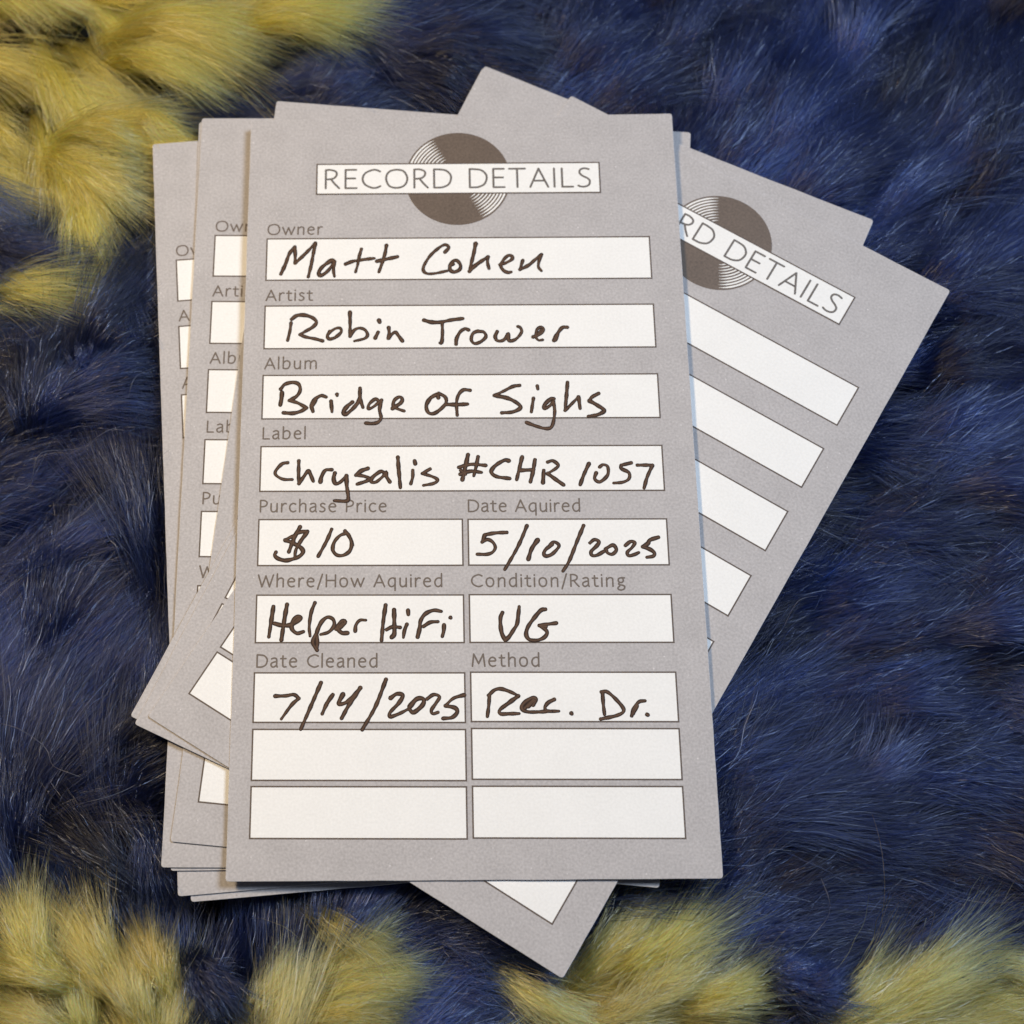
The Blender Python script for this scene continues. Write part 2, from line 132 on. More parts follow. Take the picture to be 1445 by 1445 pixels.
M_grey = paper_material('grey_printed_stock', (0.352, 0.335, 0.340), (0.492, 0.470, 0.477), 0.62)
M_white = paper_material('white_writing_area', (0.755, 0.75, 0.745), (0.835, 0.83, 0.825), 0.6, fleck=False, bump=0.08)
M_edge = paper_material('cut_card_edge', (0.62, 0.62, 0.66), (0.75, 0.75, 0.79), 0.8, fleck=False)
M_brown = paper_material('brown_printing_ink', (0.098, 0.072, 0.056), (0.155, 0.115, 0.09), 0.5)
M_line = paper_material('brown_rule_ink', (0.085, 0.062, 0.05), (0.11, 0.082, 0.066), 0.6, fleck=False)
M_letter = paper_material('grey_lettering_ink', (0.115, 0.102, 0.094), (0.15, 0.132, 0.122), 0.6, fleck=False)
M_capt = paper_material('caption_ink', (0.115, 0.09, 0.076), (0.15, 0.12, 0.10), 0.6, fleck=False)

def pen_material():
    m, nt, b = new_mat('felt_pen_ink')
    N, L = nt.nodes, nt.links
    at = N.new('ShaderNodeAttribute'); at.attribute_name = 'pool'
    tc = N.new('ShaderNodeTexCoord')
    no = N.new('ShaderNodeTexNoise'); no.inputs['Scale'].default_value = 900; no.inputs['Detail'].default_value = 3
    L.new(tc.outputs['Object'], no.inputs['Vector'])
    ad = N.new('ShaderNodeMath'); ad.operation = 'MULTIPLY_ADD'
    L.new(no.outputs['Fac'], ad.inputs[0]); ad.inputs[1].default_value = 0.8
    L.new(at.outputs['Fac'], ad.inputs[2])
    mr = N.new('ShaderNodeMapRange'); mr.inputs['From Min'].default_value = 0.35; mr.inputs['From Max'].default_value = 1.25
    L.new(ad.outputs[0], mr.inputs['Value'])
    mix = N.new('ShaderNodeMix'); mix.data_type = 'RGBA'
    mix.inputs['A'].default_value = (0.115, 0.066, 0.042, 1)
    mix.inputs['B'].default_value = (0.020, 0.010, 0.007, 1)
    L.new(mr.outputs['Result'], mix.inputs['Factor'])
    L.new(mix.outputs['Result'], b.inputs['Base Color'])
    b.inputs['Roughness'].default_value = 0.6
    b.inputs['Specular IOR Level'].default_value = 0.15
    return m
M_pen = pen_material()

def fur_material(name, gain):
    m, nt, b = new_mat(name)
    N, L = nt.nodes, nt.links
    out = N['Material Output']
    N.remove(b)
    h = N.new('ShaderNodeBsdfHairPrincipled')
    h.model = 'CHIANG'
    h.parametrization = 'COLOR'
    at = N.new('ShaderNodeAttribute'); at.attribute_name = 'tint'
    L.new(at.outputs['Color'], h.inputs['Color'])
    gl = N.new('ShaderNodeAttribute'); gl.attribute_name = 'gloss'
    L.new(gl.outputs['Fac'], h.inputs['Roughness'])
    h.inputs['Radial Roughness'].default_value = gain[1]
    h.inputs['Coat'].default_value = gain[2]
    h.inputs['Random Roughness'].default_value = 0.0
    L.new(h.outputs[0], out.inputs['Surface'])
    return m
M_blue = fur_material('navy_fur', (0.17, 0.45, 0.0))
M_yellow = fur_material('mustard_fur', (0.20, 0.5, 0.0))

# ------------------------------------------------------------------ object helpers
def mesh_obj(name, verts, faces, mats, parent=None, fmat=None, pool=None, smooth=False):
    me = bpy.data.meshes.new(name)
    me.from_pydata([(x * MM, y * MM, z * MM) for x, y, z in verts], [], faces)
    for m in mats:
        me.materials.append(m)
    if fmat:
        me.polygons.foreach_set('material_index', fmat)
    if pool is not None:
        a = me.attributes.new('pool', 'FLOAT', 'POINT')
        a.data.foreach_set('value', pool)
    if smooth:
        me.polygons.foreach_set('use_smooth', [True] * len(me.polygons))
    me.update()
    o = bpy.data.objects.new(name, me)
    COL.objects.link(o)
    if parent:
        o.parent = parent
    return o

def catmull(pts, step=0.12):
    if len(pts) == 2:
        p = [2 * np.array(pts[0]) - np.array(pts[1])] + [np.array(q) for q in pts] + [2 * np.array(pts[1]) - np.array(pts[0])]
    else:
        P = [np.array(q, float) for q in pts]
        p = [2 * P[0] - P[1]] + P + [2 * P[-1] - P[-2]]
    out = []
    for i in range(1, len(p) - 2):
        a, b, c, d = p[i - 1], p[i], p[i + 1], p[i + 2]
        n = max(2, int(np.linalg.norm(c - b) / step))
        for k in range(n):
            t = k / n
            out.append(0.5 * (2 * b + (c - a) * t + (2 * a - 5 * b + 4 * c - d) * t * t + (3 * b - a - 3 * c + d) * t ** 3))
    out.append(p[-2])
    return np.array(out)

def ribbon(V, F, pool, pts, width, height, z0, cap=True, rng=None, wobble=0.0, ends=None):
    """a low rounded bead of ink along a line, both ends rounded"""
    n = len(pts)
    T = np.gradient(pts, axis=0)
    T /= np.linalg.norm(T, axis=1)[:, None] + 1e-9
    h = width / 2
    rows = []
    caps = (90, 60, 30) if cap else ()
    for a in caps:
        a = math.radians(a)
        rows.append((pts[0] - T[0] * h * math.sin(a) * (0.9 if a > 1.5 else 1), T[0], h * max(0.12, math.cos(a))))
    ph = rng.random() * 6 if rng else 0
    for i in range(n):
        w = h * (1 + wobble * math.sin(ph + i * 0.55) + wobble * 0.8 * math.sin(ph * 2 + i * 0.23))
        if ends is not None:
            w *= ends[0] + (ends[1] - ends[0]) * i / max(1, n - 1)
        rows.append((pts[i], T[i], w))
    he = rows[-1][2]
    for a in caps[::-1]:
        a = math.radians(a)
        rows.append((pts[-1] + T[-1] * he * math.sin(a), T[-1], he * max(0.12, math.cos(a))))
    prof = ((-1, 0, 1.0), (-0.6, 0.75, 0.62), (0, 1, 0.0), (0.6, 0.75, 0.62), (1, 0, 1.0))
    base = len(V)
    for c, t, w in rows:
        nrm = (-t[1], t[0])
        for u, z, pl in prof:
            V.append((c[0] + nrm[0] * w * u, c[1] + nrm[1] * w * u, z0 + height * z))
            pool.append(pl if w > 0.7 * h else 0.9)
    m = len(prof)
    for i in range(len(rows) - 1):
        for k in range(m - 1):
            a = base + i * m + k
            F.append((a, a + 1, a + m + 1, a + m))

# ------------------------------------------------------------------ a single line humanist alphabet (cap height 1)
X = 0.66
GLY = {
 'A': (0.74, ['0,0;.36,1', '.36,1;.74,0', '.13,.34;.6,.34']),
 'C': (0.80, ['.78,.9;.6,.99;.42,.97;.15,.8;.05,.5;.15,.2;.42,.02;.62,.01;.79,.1']),
 'D': (0.78, ['.06,0;.06,1', '.06,1;.28,.99;.55,.93;.74,.7;.76,.45;.66,.17;.42,.02;.2,0;.06,0']),
 'E': (0.52, ['.06,0;.06,1', '.06,1;.5,1', '.06,.53;.46,.53', '.06,0;.52,0']),
 'H': (0.76, ['.06,0;.06,1', '.7,0;.7,1', '.06,.53;.7,.53']),
 'I': (0.12, ['.06,0;.06,1']),
 'L': (0.50, ['.06,1;.06,0', '.06,0;.5,0']),
 'M': (0.92, ['.03,0;.13,1', '.13,1;.46,.22', '.46,.22;.79,1', '.79,1;.89,0']),
 'O': (0.94, ['.47,1;.2,.92;.05,.7;.04,.4;.17,.1;.45,0;.74,.09;.89,.34;.89,.64;.74,.92;.47,1']),
 'P': (0.56, ['.06,0;.06,1', '.06,1;.3,1;.5,.88;.53,.7;.42,.52;.2,.45;.06,.46']),
 'R': (0.62, ['.06,0;.06,1', '.06,1;.28,1;.48,.9;.51,.72;.4,.55;.2,.49;.06,.49', '.28,.49;.42,.26;.62,0']),
 'S': (0.54, ['.48,.95;.3,1;.13,.93;.09,.75;.2,.6;.38,.48;.5,.33;.46,.1;.28,0;.12,.01;.02,.06']),
 'T': (0.66, ['.0,1;.66,1', '.33,1;.33,0']),
 'W': (1.06, ['0,1;.26,0', '.26,0;.53,.92', '.53,.92;.8,0', '.8,0;1.06,1']),
 'a': (0.46, ['.08,.6;.22,.66;.36,.62;.4,.48;.4,.12;.44,0', '.4,.4;.24,.37;.08,.28;.05,.14;.12,.02;.24,.01;.4,.14']),
 'b': (0.54, ['.06,1.04;.06,.04', '.06,.5;.18,.63;.32,.66;.46,.56;.49,.34;.42,.1;.26,0;.06,.05']),
 'c': (0.46, ['.43,.6;.28,.66;.12,.56;.05,.34;.12,.1;.28,0;.44,.07']),
 'd': (0.54, ['.47,1.04;.47,0', '.47,.6;.32,.66;.14,.57;.05,.33;.12,.08;.26,0;.4,.08;.47,.2']),
 'e': (0.50, ['.06,.38;.25,.38;.45,.4;.42,.57;.27,.66;.12,.57;.05,.36;.1,.12;.26,0;.44,.05']),
 'g': (0.50, ['.48,.64;.28,.65;.12,.58;.09,.42;.18,.3;.32,.3;.4,.42;.38,.56;.28,.65', '.18,.3;.1,.2;.16,.12;.36,.08;.47,-.02;.42,-.2;.22,-.28;.06,-.2;.06,-.08;.16,.02']),
 'h': (0.50, ['.06,1.04;.06,0', '.06,.46;.18,.62;.32,.66;.43,.58;.44,.4;.44,0']),
 'i': (0.12, ['.06,.64;.06,0', '.06,.88;.06,.92']),
 'l': (0.12, ['.06,1.04;.06,0']),
 'm': (0.84, ['.06,.64;.06,0', '.06,.46;.16,.62;.29,.66;.39,.58;.41,.4;.41,0', '.41,.46;.52,.62;.65,.66;.76,.58;.78,.4;.78,0']),
 'n': (0.50, ['.06,.64;.06,0', '.06,.46;.18,.62;.32,.66;.43,.58;.44,.4;.44,0']),
 'o': (0.56, ['.28,.66;.11,.58;.05,.33;.12,.08;.28,0;.44,.08;.51,.33;.44,.58;.28,.66']),
 'p': (0.54, ['.06,.64;.06,-.28', '.06,.5;.18,.63;.32,.66;.46,.56;.49,.34;.42,.1;.26,0;.06,.08']),
 'q': (0.54, ['.47,.64;.47,-.28', '.47,.6;.32,.66;.14,.57;.05,.33;.12,.08;.26,0;.4,.08;.47,.2']),
 'r': (0.34, ['.06,.64;.06,0', '.06,.42;.16,.6;.26,.66;.34,.63']),
 's': (0.40, ['.35,.6;.2,.66;.09,.58;.11,.44;.24,.35;.35,.24;.33,.08;.18,0;.04,.05']),
 't': (0.34, ['.14,.84;.14,.16;.2,.02;.34,.02', '.0,.62;.32,.62']),
 'u': (0.50, ['.06,.64;.06,.2;.12,.04;.24,0;.36,.06;.44,.2', '.44,.64;.44,0']),
 'w': (0.76, ['0,.64;.2,0', '.2,0;.38,.6', '.38,.6;.56,0', '.56,0;.76,.64']),
 '/': (0.42, ['.02,-.2;.4,1.06']),
}
SPACE = 0.34
def text_strokes(s, x0, x1, base, cap, slope):
    def fx(c): return 1.38 if c == 'w' else (1.0 if c in 'il/' else (1.3 if c.islower() else 1.15))
    def fy(c, y):
        if not c.islower(): return y
        return y * 1.12 if y <= 0.66 else 0.74 + (y - 0.66) * 0.95
    adv = sum(SPACE if c == ' ' else GLY[c][0] * fx(c) for c in s) * cap
    track = ((x1 - x0) - adv) / (len(s) - 1)
    x = x0
    out = []
    for c in s:
        if c == ' ':
            x += SPACE * cap + track
            continue
        wd, st = GLY[c]
        for q in st:
            pts = [tuple(float(v) for v in t.split(',')) for t in q.split(';')]
            pts = [(x + a * cap * fx(c), base + fy(c, b) * cap + slope * (x + a * cap)) for a, b in pts]
            out.append(pts)
        x += wd * fx(c) * cap + track
    return out

def lettering(name, s, x0, x1, base, cap, w, z, mat, parent):
    V, F, P = [], [], []
    for i, pts in enumerate(text_strokes(s, x0, x1, base, cap, SLOPE)):
        ribbon(V, F, P, catmull(pts, cap * 0.05), w, 0.006, z)
    return mesh_obj(name, V, F, [mat], parent)

# ------------------------------------------------------------------ one printed card
CARD_H = 127.0
THICK = 0.34
SLOPE = -0.009        # the print sits very slightly askew on the stock

def board_mesh():
    rng = random.Random(4)
    hw, hh, r = CARD_W / 2, CARD_H / 2, 0.45
    ring = []
    for cx, cy, a0 in ((hw - r, hh - r, 0), (-hw + r, hh - r, 90), (-hw + r, -hh + r, 180), (hw - r, -hh + r, 270)):
        for k in range(4):
            a = math.radians(a0 + k * 30)
            ring.append((cx + r * math.cos(a), cy + r * math.sin(a)))
    full = []
    for i, p in enumerate(ring):                      # the guillotined edge wavers by a few hundredths
        q = ring[(i + 1) % len(ring)]
        d = math.hypot(q[0] - p[0], q[1] - p[1])
        n = max(1, int(d / 3))
        for k in range(n):
            t = k / n
            j = 0.025 if n > 1 else 0
            full.append((p[0] + (q[0] - p[0]) * t + rng.uniform(-j, j), p[1] + (q[1] - p[1]) * t + rng.uniform(-j, j)))
    n = len(full)
    V, F, fm = [], [], []
    for z, ins in ((0.0, 0.03), (-0.03, 0.0), (-THICK + 0.03, 0.0), (-THICK, 0.03)):
        for x, y in full:
            V.append((x * (1 - ins / hw), y * (1 - ins / hh), z))
    for r_ in range(3):
        for i in range(n):
            j = (i + 1) % n
            F.append((r_ * n + i, (r_ + 1) * n + i, (r_ + 1) * n + j, r_ * n + j)); fm.append(1)
    F.append(tuple(range(n))); fm.append(0)
    F.append(tuple(range(4 * n - 1, 3 * n - 1, -1))); fm.append(0)
    return V, F, fm

def sheet_field(name, x0, x1, ytop, ybot, z, parent, line=0.24, label=None):
    """white rectangle in a thin brown rule, drawn as rule strips round a white face"""
    def Y(x, y): return y + SLOPE * x
    h = line / 2
    V, F, fm = [], [], []
    def quad(a, b, c, d, zz, m):
        k = len(V)
        for x, y in ((a, c), (b, c), (b, d), (a, d)):
            V.append((x, Y(x, y), zz))
        F.append((k, k + 1, k + 2, k + 3)); fm.append(m)
    quad(x0 + h, x1 - h, ybot + h, ytop - h, z, 0)
    quad(x0 - h, x1 + h, ytop - h, ytop + h, z, 1)
    quad(x0 - h, x1 + h, ybot - h, ybot + h, z, 1)
    quad(x0 - h, x0 + h, ybot + h, ytop - h, z, 1)
    quad(x1 - h, x1 + h, ybot + h, ytop - h, z, 1)
    return mesh_obj(name, V, F, [M_white, M_line], parent, fm)

def empty(name):
    o = bpy.data.objects.new(name, None)
    o.empty_display_size = 0.01
    COL.objects.link(o)
    return o

L0, L1, MID0, MID1, R1 = -32.44, 30.70, -0.83, 0.07, 30.74
ROWS = [  # key, caption, x0, x1, top, bottom (heights at the middle of the card)
 ('owner', 'Owner', L0, L1, 40.34, 32.72, (-32.38, -23.32)),
 ('artist', 'Artist', L0, L1, 28.02, 20.40, (-32.32, -24.76)),
 ('album', 'Album', L0, L1, 15.68, 8.16, (-32.21, -23.81)),
 ('label', 'Label', L0, L1, 3.42, -4.08, (-32.28, -25.42)),
 ('price', 'Purchase Price', L0, MID0, -8.76, -16.22, (-32.39, -12.6)),
 ('dateaq', 'Date Aquired', MID1, R1, -8.78, -16.20, (0.05, 17.55)),
 ('where', 'Where/How Aquired', L0, MID0, -20.96, -28.42, (-32.26, -3.98)),
 ('cond', 'Condition/Rating', MID1, R1, -20.92, -28.40, (0.36, 23.85)),
 ('datecl', 'Date Cleaned', L0, MID0, -33.10, -40.62, (-32.23, -13.87)),
 ('method', 'Method', MID1, R1, -33.00, -40.48, (0.3, 10.5)),
 ('row8a', None, L0, MID0, -41.68, -49.24, None),
 ('row8b', None, MID1, R1, -41.52, -49.04, None),
 ('row9a', None, L0, MID0, -50.16, -57.68, None),
 ('row9b', None, MID1, R1, -50.06, -57.54, None),
]
BASE = {'owner': 41.17, 'artist': 29.03, 'album': 16.85, 'label': 4.74, 'price': -7.48, 'dateaq': -7.5,
        'where': -19.62, 'cond': -19.62, 'datecl': -32.2, 'method': -32.08}

def build_card():
    root = empty('record_details_card')
    V, F, fm = board_mesh()
    mesh_obj('card_board', V, F, [M_grey, M_edge], root, fm)
    # record emblem: brown disc, two fans of pale grooves
    cx, cy, R = -0.72, 51.55, 8.8
    V, F, fm = [], [], []
    n = 96
    V.append((cx, cy, 0.02))
    for k in range(n):
        a = 2 * math.pi * k / n
        V.append((cx + R * math.cos(a), cy + R * math.sin(a), 0.02))
    for k in range(n):
        F.append((0, 1 + k, 1 + (k + 1) % n)); fm.append(0)
    disc = mesh_obj('record_emblem', V, F, [M_brown], root, fm)
    V, F = [], []
    for a0, a1 in ((118, 184), (-62, 4)):
        for i in range(9):
            rr = R * (0.47 + 0.06 * i)
            w = R * 0.026
            k0 = len(V)
            m = 24
            for k in range(m + 1):
                a = math.radians(a0 + (a1 - a0) * k / m)
                w = R * 0.027 * min(1.0, 0.1 + 5 * k / m) * (0.75 + 0.06 * i)
                V.append((cx + (rr - w / 2) * math.cos(a), cy + (rr - w / 2) * math.sin(a), 0.03))
                V.append((cx + (rr + w / 2) * math.cos(a), cy + (rr + w / 2) * math.sin(a), 0.03))
            for k in range(m):
                b = k0 + 2 * k
                F.append((b, b + 1, b + 3, b + 2))
    mesh_obj('groove_highlights', V, F, [M_white], disc)
    ban = sheet_field('title_banner', -24.36, 23.02, 54.40, 48.70, 0.045, root)
    lettering('title_lettering', 'RECORD DETAILS', -23.1, 21.5, 49.80, 3.5, 0.36, 0.05, M_letter, ban)
    fields = {}
    for key, cap, x0, x1, yt, yb, cx_ in ROWS:
        fields[key] = sheet_field('writing_field', x0, x1, yt, yb, 0.02, root)
        if cap:
            lettering('caption', cap, cx_[0], cx_[1], BASE[key], 1.88, 0.26, 0.012, M_capt, root)
    return root, fields

def copy_tree(o, parent=None):
    c = o.copy(); COL.objects.link(c); c.parent = parent
    for ch in o.children:
        copy_tree(ch, c)
    return c

top, fields = build_card()
stack = [top]
for n in ('G3', 'G2', 'G1', 'D', 'B', 'B2', 'C', 'E'):
    stack.append(copy_tree(top))
LABELS = [
 'filled in grey card on top of the pile, brown pen handwriting in its white boxes',
 'blank grey card tilted clockwise whose record emblem shows right of the handwritten card',
 'tilted card whose lower left corner pokes out just under the blank emblem card',
 'lowest tilted card, its top left corner the highest point of the pile',
 'slightly tilted card with top left corner peeking out above the handwritten card',
 'card left of the handwritten one, printed captions showing along its left strip',
 'card showing as a thin edge under the bottom of the left strip card',
 'leftmost card of the pile, leaning anticlockwise, captions cut off at two letters',
 'bottommost card of the pile, a pale sliver below its lower left edge',
]
for i, o in enumerate(stack):
    o['label'] = LABELS[i]
    o['category'] = 'card'
    o['group'] = 'record details cards fanned in a pile'
top.location = (0, 0, A_Z * MM)
top.rotation_euler = (A_TILT[1], -A_TILT[0], 0)
for o, n in zip(stack[1:], ('G3', 'G2', 'G1', 'D', 'B', 'B2', 'C', 'E')):
    x, y, th, z = POSES[n]
    o.location = (x * MM, y * MM, z * MM)
    o.rotation_euler = (0, 0, th)

# handwriting, one mesh per box, a part of the box it is written in
rng = random.Random(11)
for key, strokes in INK.items():
    V, F, P = [], [], []
    for i, pts in enumerate(strokes):
        if len(pts) == 2 and math.dist(pts[0], pts[1]) < 0.45:
            w = 0.66
        else:
            w = rng.uniform(0.58, 0.67)
        ribbon(V, F, P, catmull(pts, 0.13), w, 0.03, 0.03 + 0.002 * (i % 7), rng=rng, wobble=0.09, ends=(rng.uniform(0.95, 1.15), rng.uniform(0.78, 1.05)))
    mesh_obj('handwriting', V, F, [M_pen], fields[key], pool=P, smooth=True)

# ------------------------------------------------------------------ the shaggy rug under the cards
RUG_Z = -16.0
def in_poly(poly, x, y):
    poly = np.array(poly)
    inside = np.zeros(x.shape, bool)
    j = len(poly) - 1
    for i in range(len(poly)):
        xi, yi = poly[i]; xj, yj = poly[j]
        c = ((yi > y) != (yj > y)) & (x < (xj - xi) * (y - yi) / (yj - yi + 1e-12) + xi)
        inside ^= c
        j = i
    return inside
def is_yellow(x, y):
    r = np.zeros(x.shape, bool)
    for p in YELLOW:
        r |= in_poly(p, x, y)
    return r

g = np.linspace(-260, 260, 53)
V = [(x, y, RUG_Z + 0.6 * math.sin(x * 0.13) * math.cos(y * 0.11)) for y in g for x in g]
F = [(j * 53 + i, j * 53 + i + 1, (j + 1) * 53 + i + 1, (j + 1) * 53 + i) for j in range(52) for i in range(52)]
M_back = paper_material('rug_backing', (0.008, 0.009, 0.016), (0.014, 0.016, 0.03), 0.95, fleck=False)
rug = mesh_obj('rug', V, F, [M_back], smooth=True)
rug['kind'] = 'structure'

R = np.random.default_rng(7)
XMIN, XMAX, YMIN, YMAX = -110, 130, -115, 130
def footprint_distance(x, y):
    """signed distance into the pile of cards (positive inside), millimetres"""
    best = np.full(x.shape, -1e9)
    zt = np.full(x.shape, 99.0)
    zh = np.full(x.shape, -99.0)
    P = [(0, 0, 0, A_Z)] + [tuple(POSES[n]) for n in POSES]
    for cx, cy, th, z in P:
        c, s = math.cos(th), math.sin(th)
        lx = (x - cx) * c + (y - cy) * s
        ly = -(x - cx) * s + (y - cy) * c
        d = np.minimum(CARD_W / 2 - np.abs(lx), CARD_H / 2 - np.abs(ly))
        zt = np.where((d > -0.6) & (z < zt), z, zt)
        zh = np.where((d > -0.6) & (z > zh), z, zh)
        best = np.maximum(best, d)
    return best, zt, zh

fx, fy, fa = np.array(FLOW).T
def flow_angle(x, y):
    d2 = (x[:, None] - fx) ** 2 + (y[:, None] - fy) ** 2 + 9
    w = d2 ** -1.7
    a = np.radians(fa)
    return np.arctan2((w * np.sin(a)).sum(1), (w * np.cos(a)).sum(1))

def vnoise(x, y, scale, seed):
    """smooth value noise"""
    r = np.random.default_rng(seed)
    T = r.random((64, 64))
    u, v = x / scale + 200, y / scale + 200
    i, j = np.floor(u).astype(int), np.floor(v).astype(int)
    a, b = u - i, v - j
    a = a * a * (3 - 2 * a); b = b * b * (3 - 2 * b)
    g_ = lambda p, q: T[p % 64, q % 64]
    return (g_(i, j) * (1 - a) * (1 - b) + g_(i + 1, j) * a * (1 - b) + g_(i, j + 1) * (1 - a) * b + g_(i + 1, j + 1) * a * b) * 2 - 1

# locks on a jittered grid
SP = 5.2
gx, gy = np.meshgrid(np.arange(XMIN, XMAX, SP), np.arange(YMIN, YMAX, SP))
lx = (gx + R.uniform(-.5, .5, gx.shape) * SP * 1.1).ravel()
ly = (gy + R.uniform(-.5, .5, gy.shape) * SP * 1.1).ravel()
nl = len(lx)
ang = flow_angle(lx, ly) + R.normal(0, 1, nl) * np.where(lx > 25, 0.09, 0.17) + np.where(lx > 25, 0.28, 0.5) * vnoise(lx, ly, 24, 3)
length = R.uniform(20, 34, nl)
curl = R.normal(0, 0.22, nl)                       # radians of bend along the lock
rad = R.uniform(3.4, 6.6, nl)
rise = -5.6 + np.where(lx > 25, 4.4, 5.6) * vnoise(lx, ly, 14, 5) + R.normal(0, 2.3, nl)     # crest height of the lock
# colour follows where the middle of the lock comes to lie, as the pile was dyed after it was combed
mx = lx + np.cos(ang) * length * 0.55
my = ly + np.sin(ang) * length * 0.55
yel = is_yellow(mx, my)
rad = np.where(yel, rad * 0.68, rad)
length = np.where(yel, length * 0.9, length)
ang = ang + np.where(yel, R.normal(0, 0.16, nl), 0)
rise = np.where(yel, rise + 1.5, rise)

PER = 300
# shorten locks whose tips would stray over the border into the other colour
tipy = is_yellow(lx + np.cos(ang) * length, ly + np.sin(ang) * length)
length = np.where(tipy != yel, length * 0.72, length)
# thin the pile so that dark gaps open between the locks
R2 = np.random.default_rng(17)
alive = R2.random(nl) > np.where(lx < -20, 0.40, 0.30)
lx, ly, ang, length, curl, rad, rise, yel = (a_[alive] for a_ in (lx, ly, ang, length, curl, rad, rise, yel))
# the tufts that stand out singly against the other colour or against the gaps
for x0, y0, x1, y1, yy, rd, cr in TUFTS:
    for rep_ in range(3):
        j = R2.normal(0, 0.5 + 0.35 * rd, 4) * (0.25, 0.25, 0.6, 0.6)
        dx, dy = x1 - x0 + j[2], y1 - y0 + j[3]
        lx = np.append(lx, x0 + j[0]); ly = np.append(ly, y0 + j[1])
        c_ = R2.normal(0, 0.10)
        ang = np.append(ang, math.atan2(dy, dx) - c_ * 0.5)
        length = np.append(length, math.hypot(dx, dy) * (1 - 0.12 * rep_))
        curl = np.append(curl, c_); rad = np.append(rad, rd); rise = np.append(rise, cr - 0.4 * rep_)
        yel = np.append(yel, bool(yy))
nl = len(lx)
ns = nl * PER
K = np.repeat(np.arange(nl), PER)
rr = np.sqrt(R.random(ns)) ; ph = R.random(ns) * 2 * np.pi
ox, oy = rr * np.cos(ph), rr * np.sin(ph)            # place of the strand in its lock: along, across
ca, sa = np.cos(ang[K]), np.sin(ang[K])
NP = 15
t = np.linspace(0, 1, NP)[None, :]
# inside a lock the strands gather into wisps, which split apart and curl on their own
WN = 16
wi = K * WN + R.integers(0, WN, ns)
wr = np.sqrt(R.random(nl * WN)); wph = R.random(nl * WN) * 2 * np.pi
wx, wy = (wr * np.cos(wph))[wi], (wr * np.sin(wph))[wi]
w_ang = R.normal(0, 0.10, nl * WN)[wi]
w_bend = R.normal(0, 0.26, nl * WN)[wi]
w_len = R.normal(0, 0.10, nl * WN)[wi]
w_h = R.normal(0, 0.75, nl * WN)[wi]
ysc = np.where(yel[K], 0.6, 1.0)
w_ang = w_ang * ysc; w_bend = w_bend * ysc
w_ca = np.abs(R.normal(0, 0.42, nl * WN))[wi][:, None]
w_cf = R.uniform(0.8, 1.9, nl * WN)[wi][:, None]
w_cp = R.random(nl * WN)[wi][:, None] * 6.28
Ls = length[K] * (0.84 + 0.17 * np.sqrt(1 - np.clip(np.abs(oy), 0, 1) ** 2) + R.normal(0, 0.045, ns) + w_len)
fly = R.random(ns) < 0.002
glint = R.random(ns) < 0.13        # coarser, shinier fibres for short sparkles; half also carry a painted highlight tint
sda = w_ang + R.normal(0, 1, ns) * 0.035 + np.where(fly, R.normal(0, 0.4, ns), 0)
bend = curl[K] + w_bend + R.normal(0, 1, ns) * 0.08 + np.where(fly, R.normal(0, 0.6, ns), 0)
th = ang[K][:, None] + sda[:, None] + bend[:, None] * t
# arc length with a steep start: the strand stands up from the backing and then lies over
lay = t ** 1.35
hx = np.cumsum(np.cos(th) * np.gradient(lay[0])[None, :], 1); hy = np.cumsum(np.sin(th) * np.gradient(lay[0])[None, :], 1)
hx -= hx[:, :1]; hy -= hy[:, :1]
cv = np.where(yel[K], 0.38, 0.16)[:, None]
conv = 1 - cv * np.sin(np.pi * np.clip(t * 0.8, 0, 1)) + 0.12 * t ** 3
cl = 0.80 * np.clip(t * 1.25, 0, 1) ** 0.9
qx = ox[:, None] * (1 - cl) + wx[:, None] * cl
qy = oy[:, None] * (1 - cl) + wy[:, None] * cl
px = lx[K][:, None] + (ca[:, None] * qx - sa[:, None] * qy) * rad[K][:, None] * conv + hx * Ls[:, None]
py = ly[K][:, None] + (sa[:, None] * qx + ca[:, None] * qy) * rad[K][:, None] * conv + hy * Ls[:, None]
# fine waviness of the fibres
wa = R.uniform(0.05, 0.28, ns)[:, None]; wf = R.uniform(1.2, 3.2, ns)[:, None] * 2 * np.pi; wp = R.random(ns)[:, None] * 6.28
wob = wa * np.sin(wf * t + wp) * t ** 0.5 + w_ca * np.sin(w_cf * 6.28 * t + w_cp) * t
kink = (R.uniform(0.05, 0.18, ns) * np.where(glint, 1.8, 1))[:, None] * np.sin(R.uniform(4, 6.5, ns)[:, None] * 2 * np.pi * t + R.random(ns)[:, None] * 6.28)
wob = wob + kink * np.minimum(1, t * 3)
px += -sa[:, None] * wob; py += ca[:, None] * wob
top_h = rise[K][:, None] + (ox * -1.1 + (1 - oy ** 2) * 1.5 - 1.0)[:, None]
arch = np.sin(np.clip(t * 1.08, 0, 1) * np.pi * 0.5) ** 0.75 - 0.34 * np.clip(t - 0.55, 0, 1) ** 1.4 * 2.2
pz = RUG_Z + (top_h - RUG_Z) * arch + (R.normal(0, 0.22, ns) + w_h)[:, None] * t
pz += np.where(fly, R.uniform(0, 2.5, ns), 0)[:, None] * t
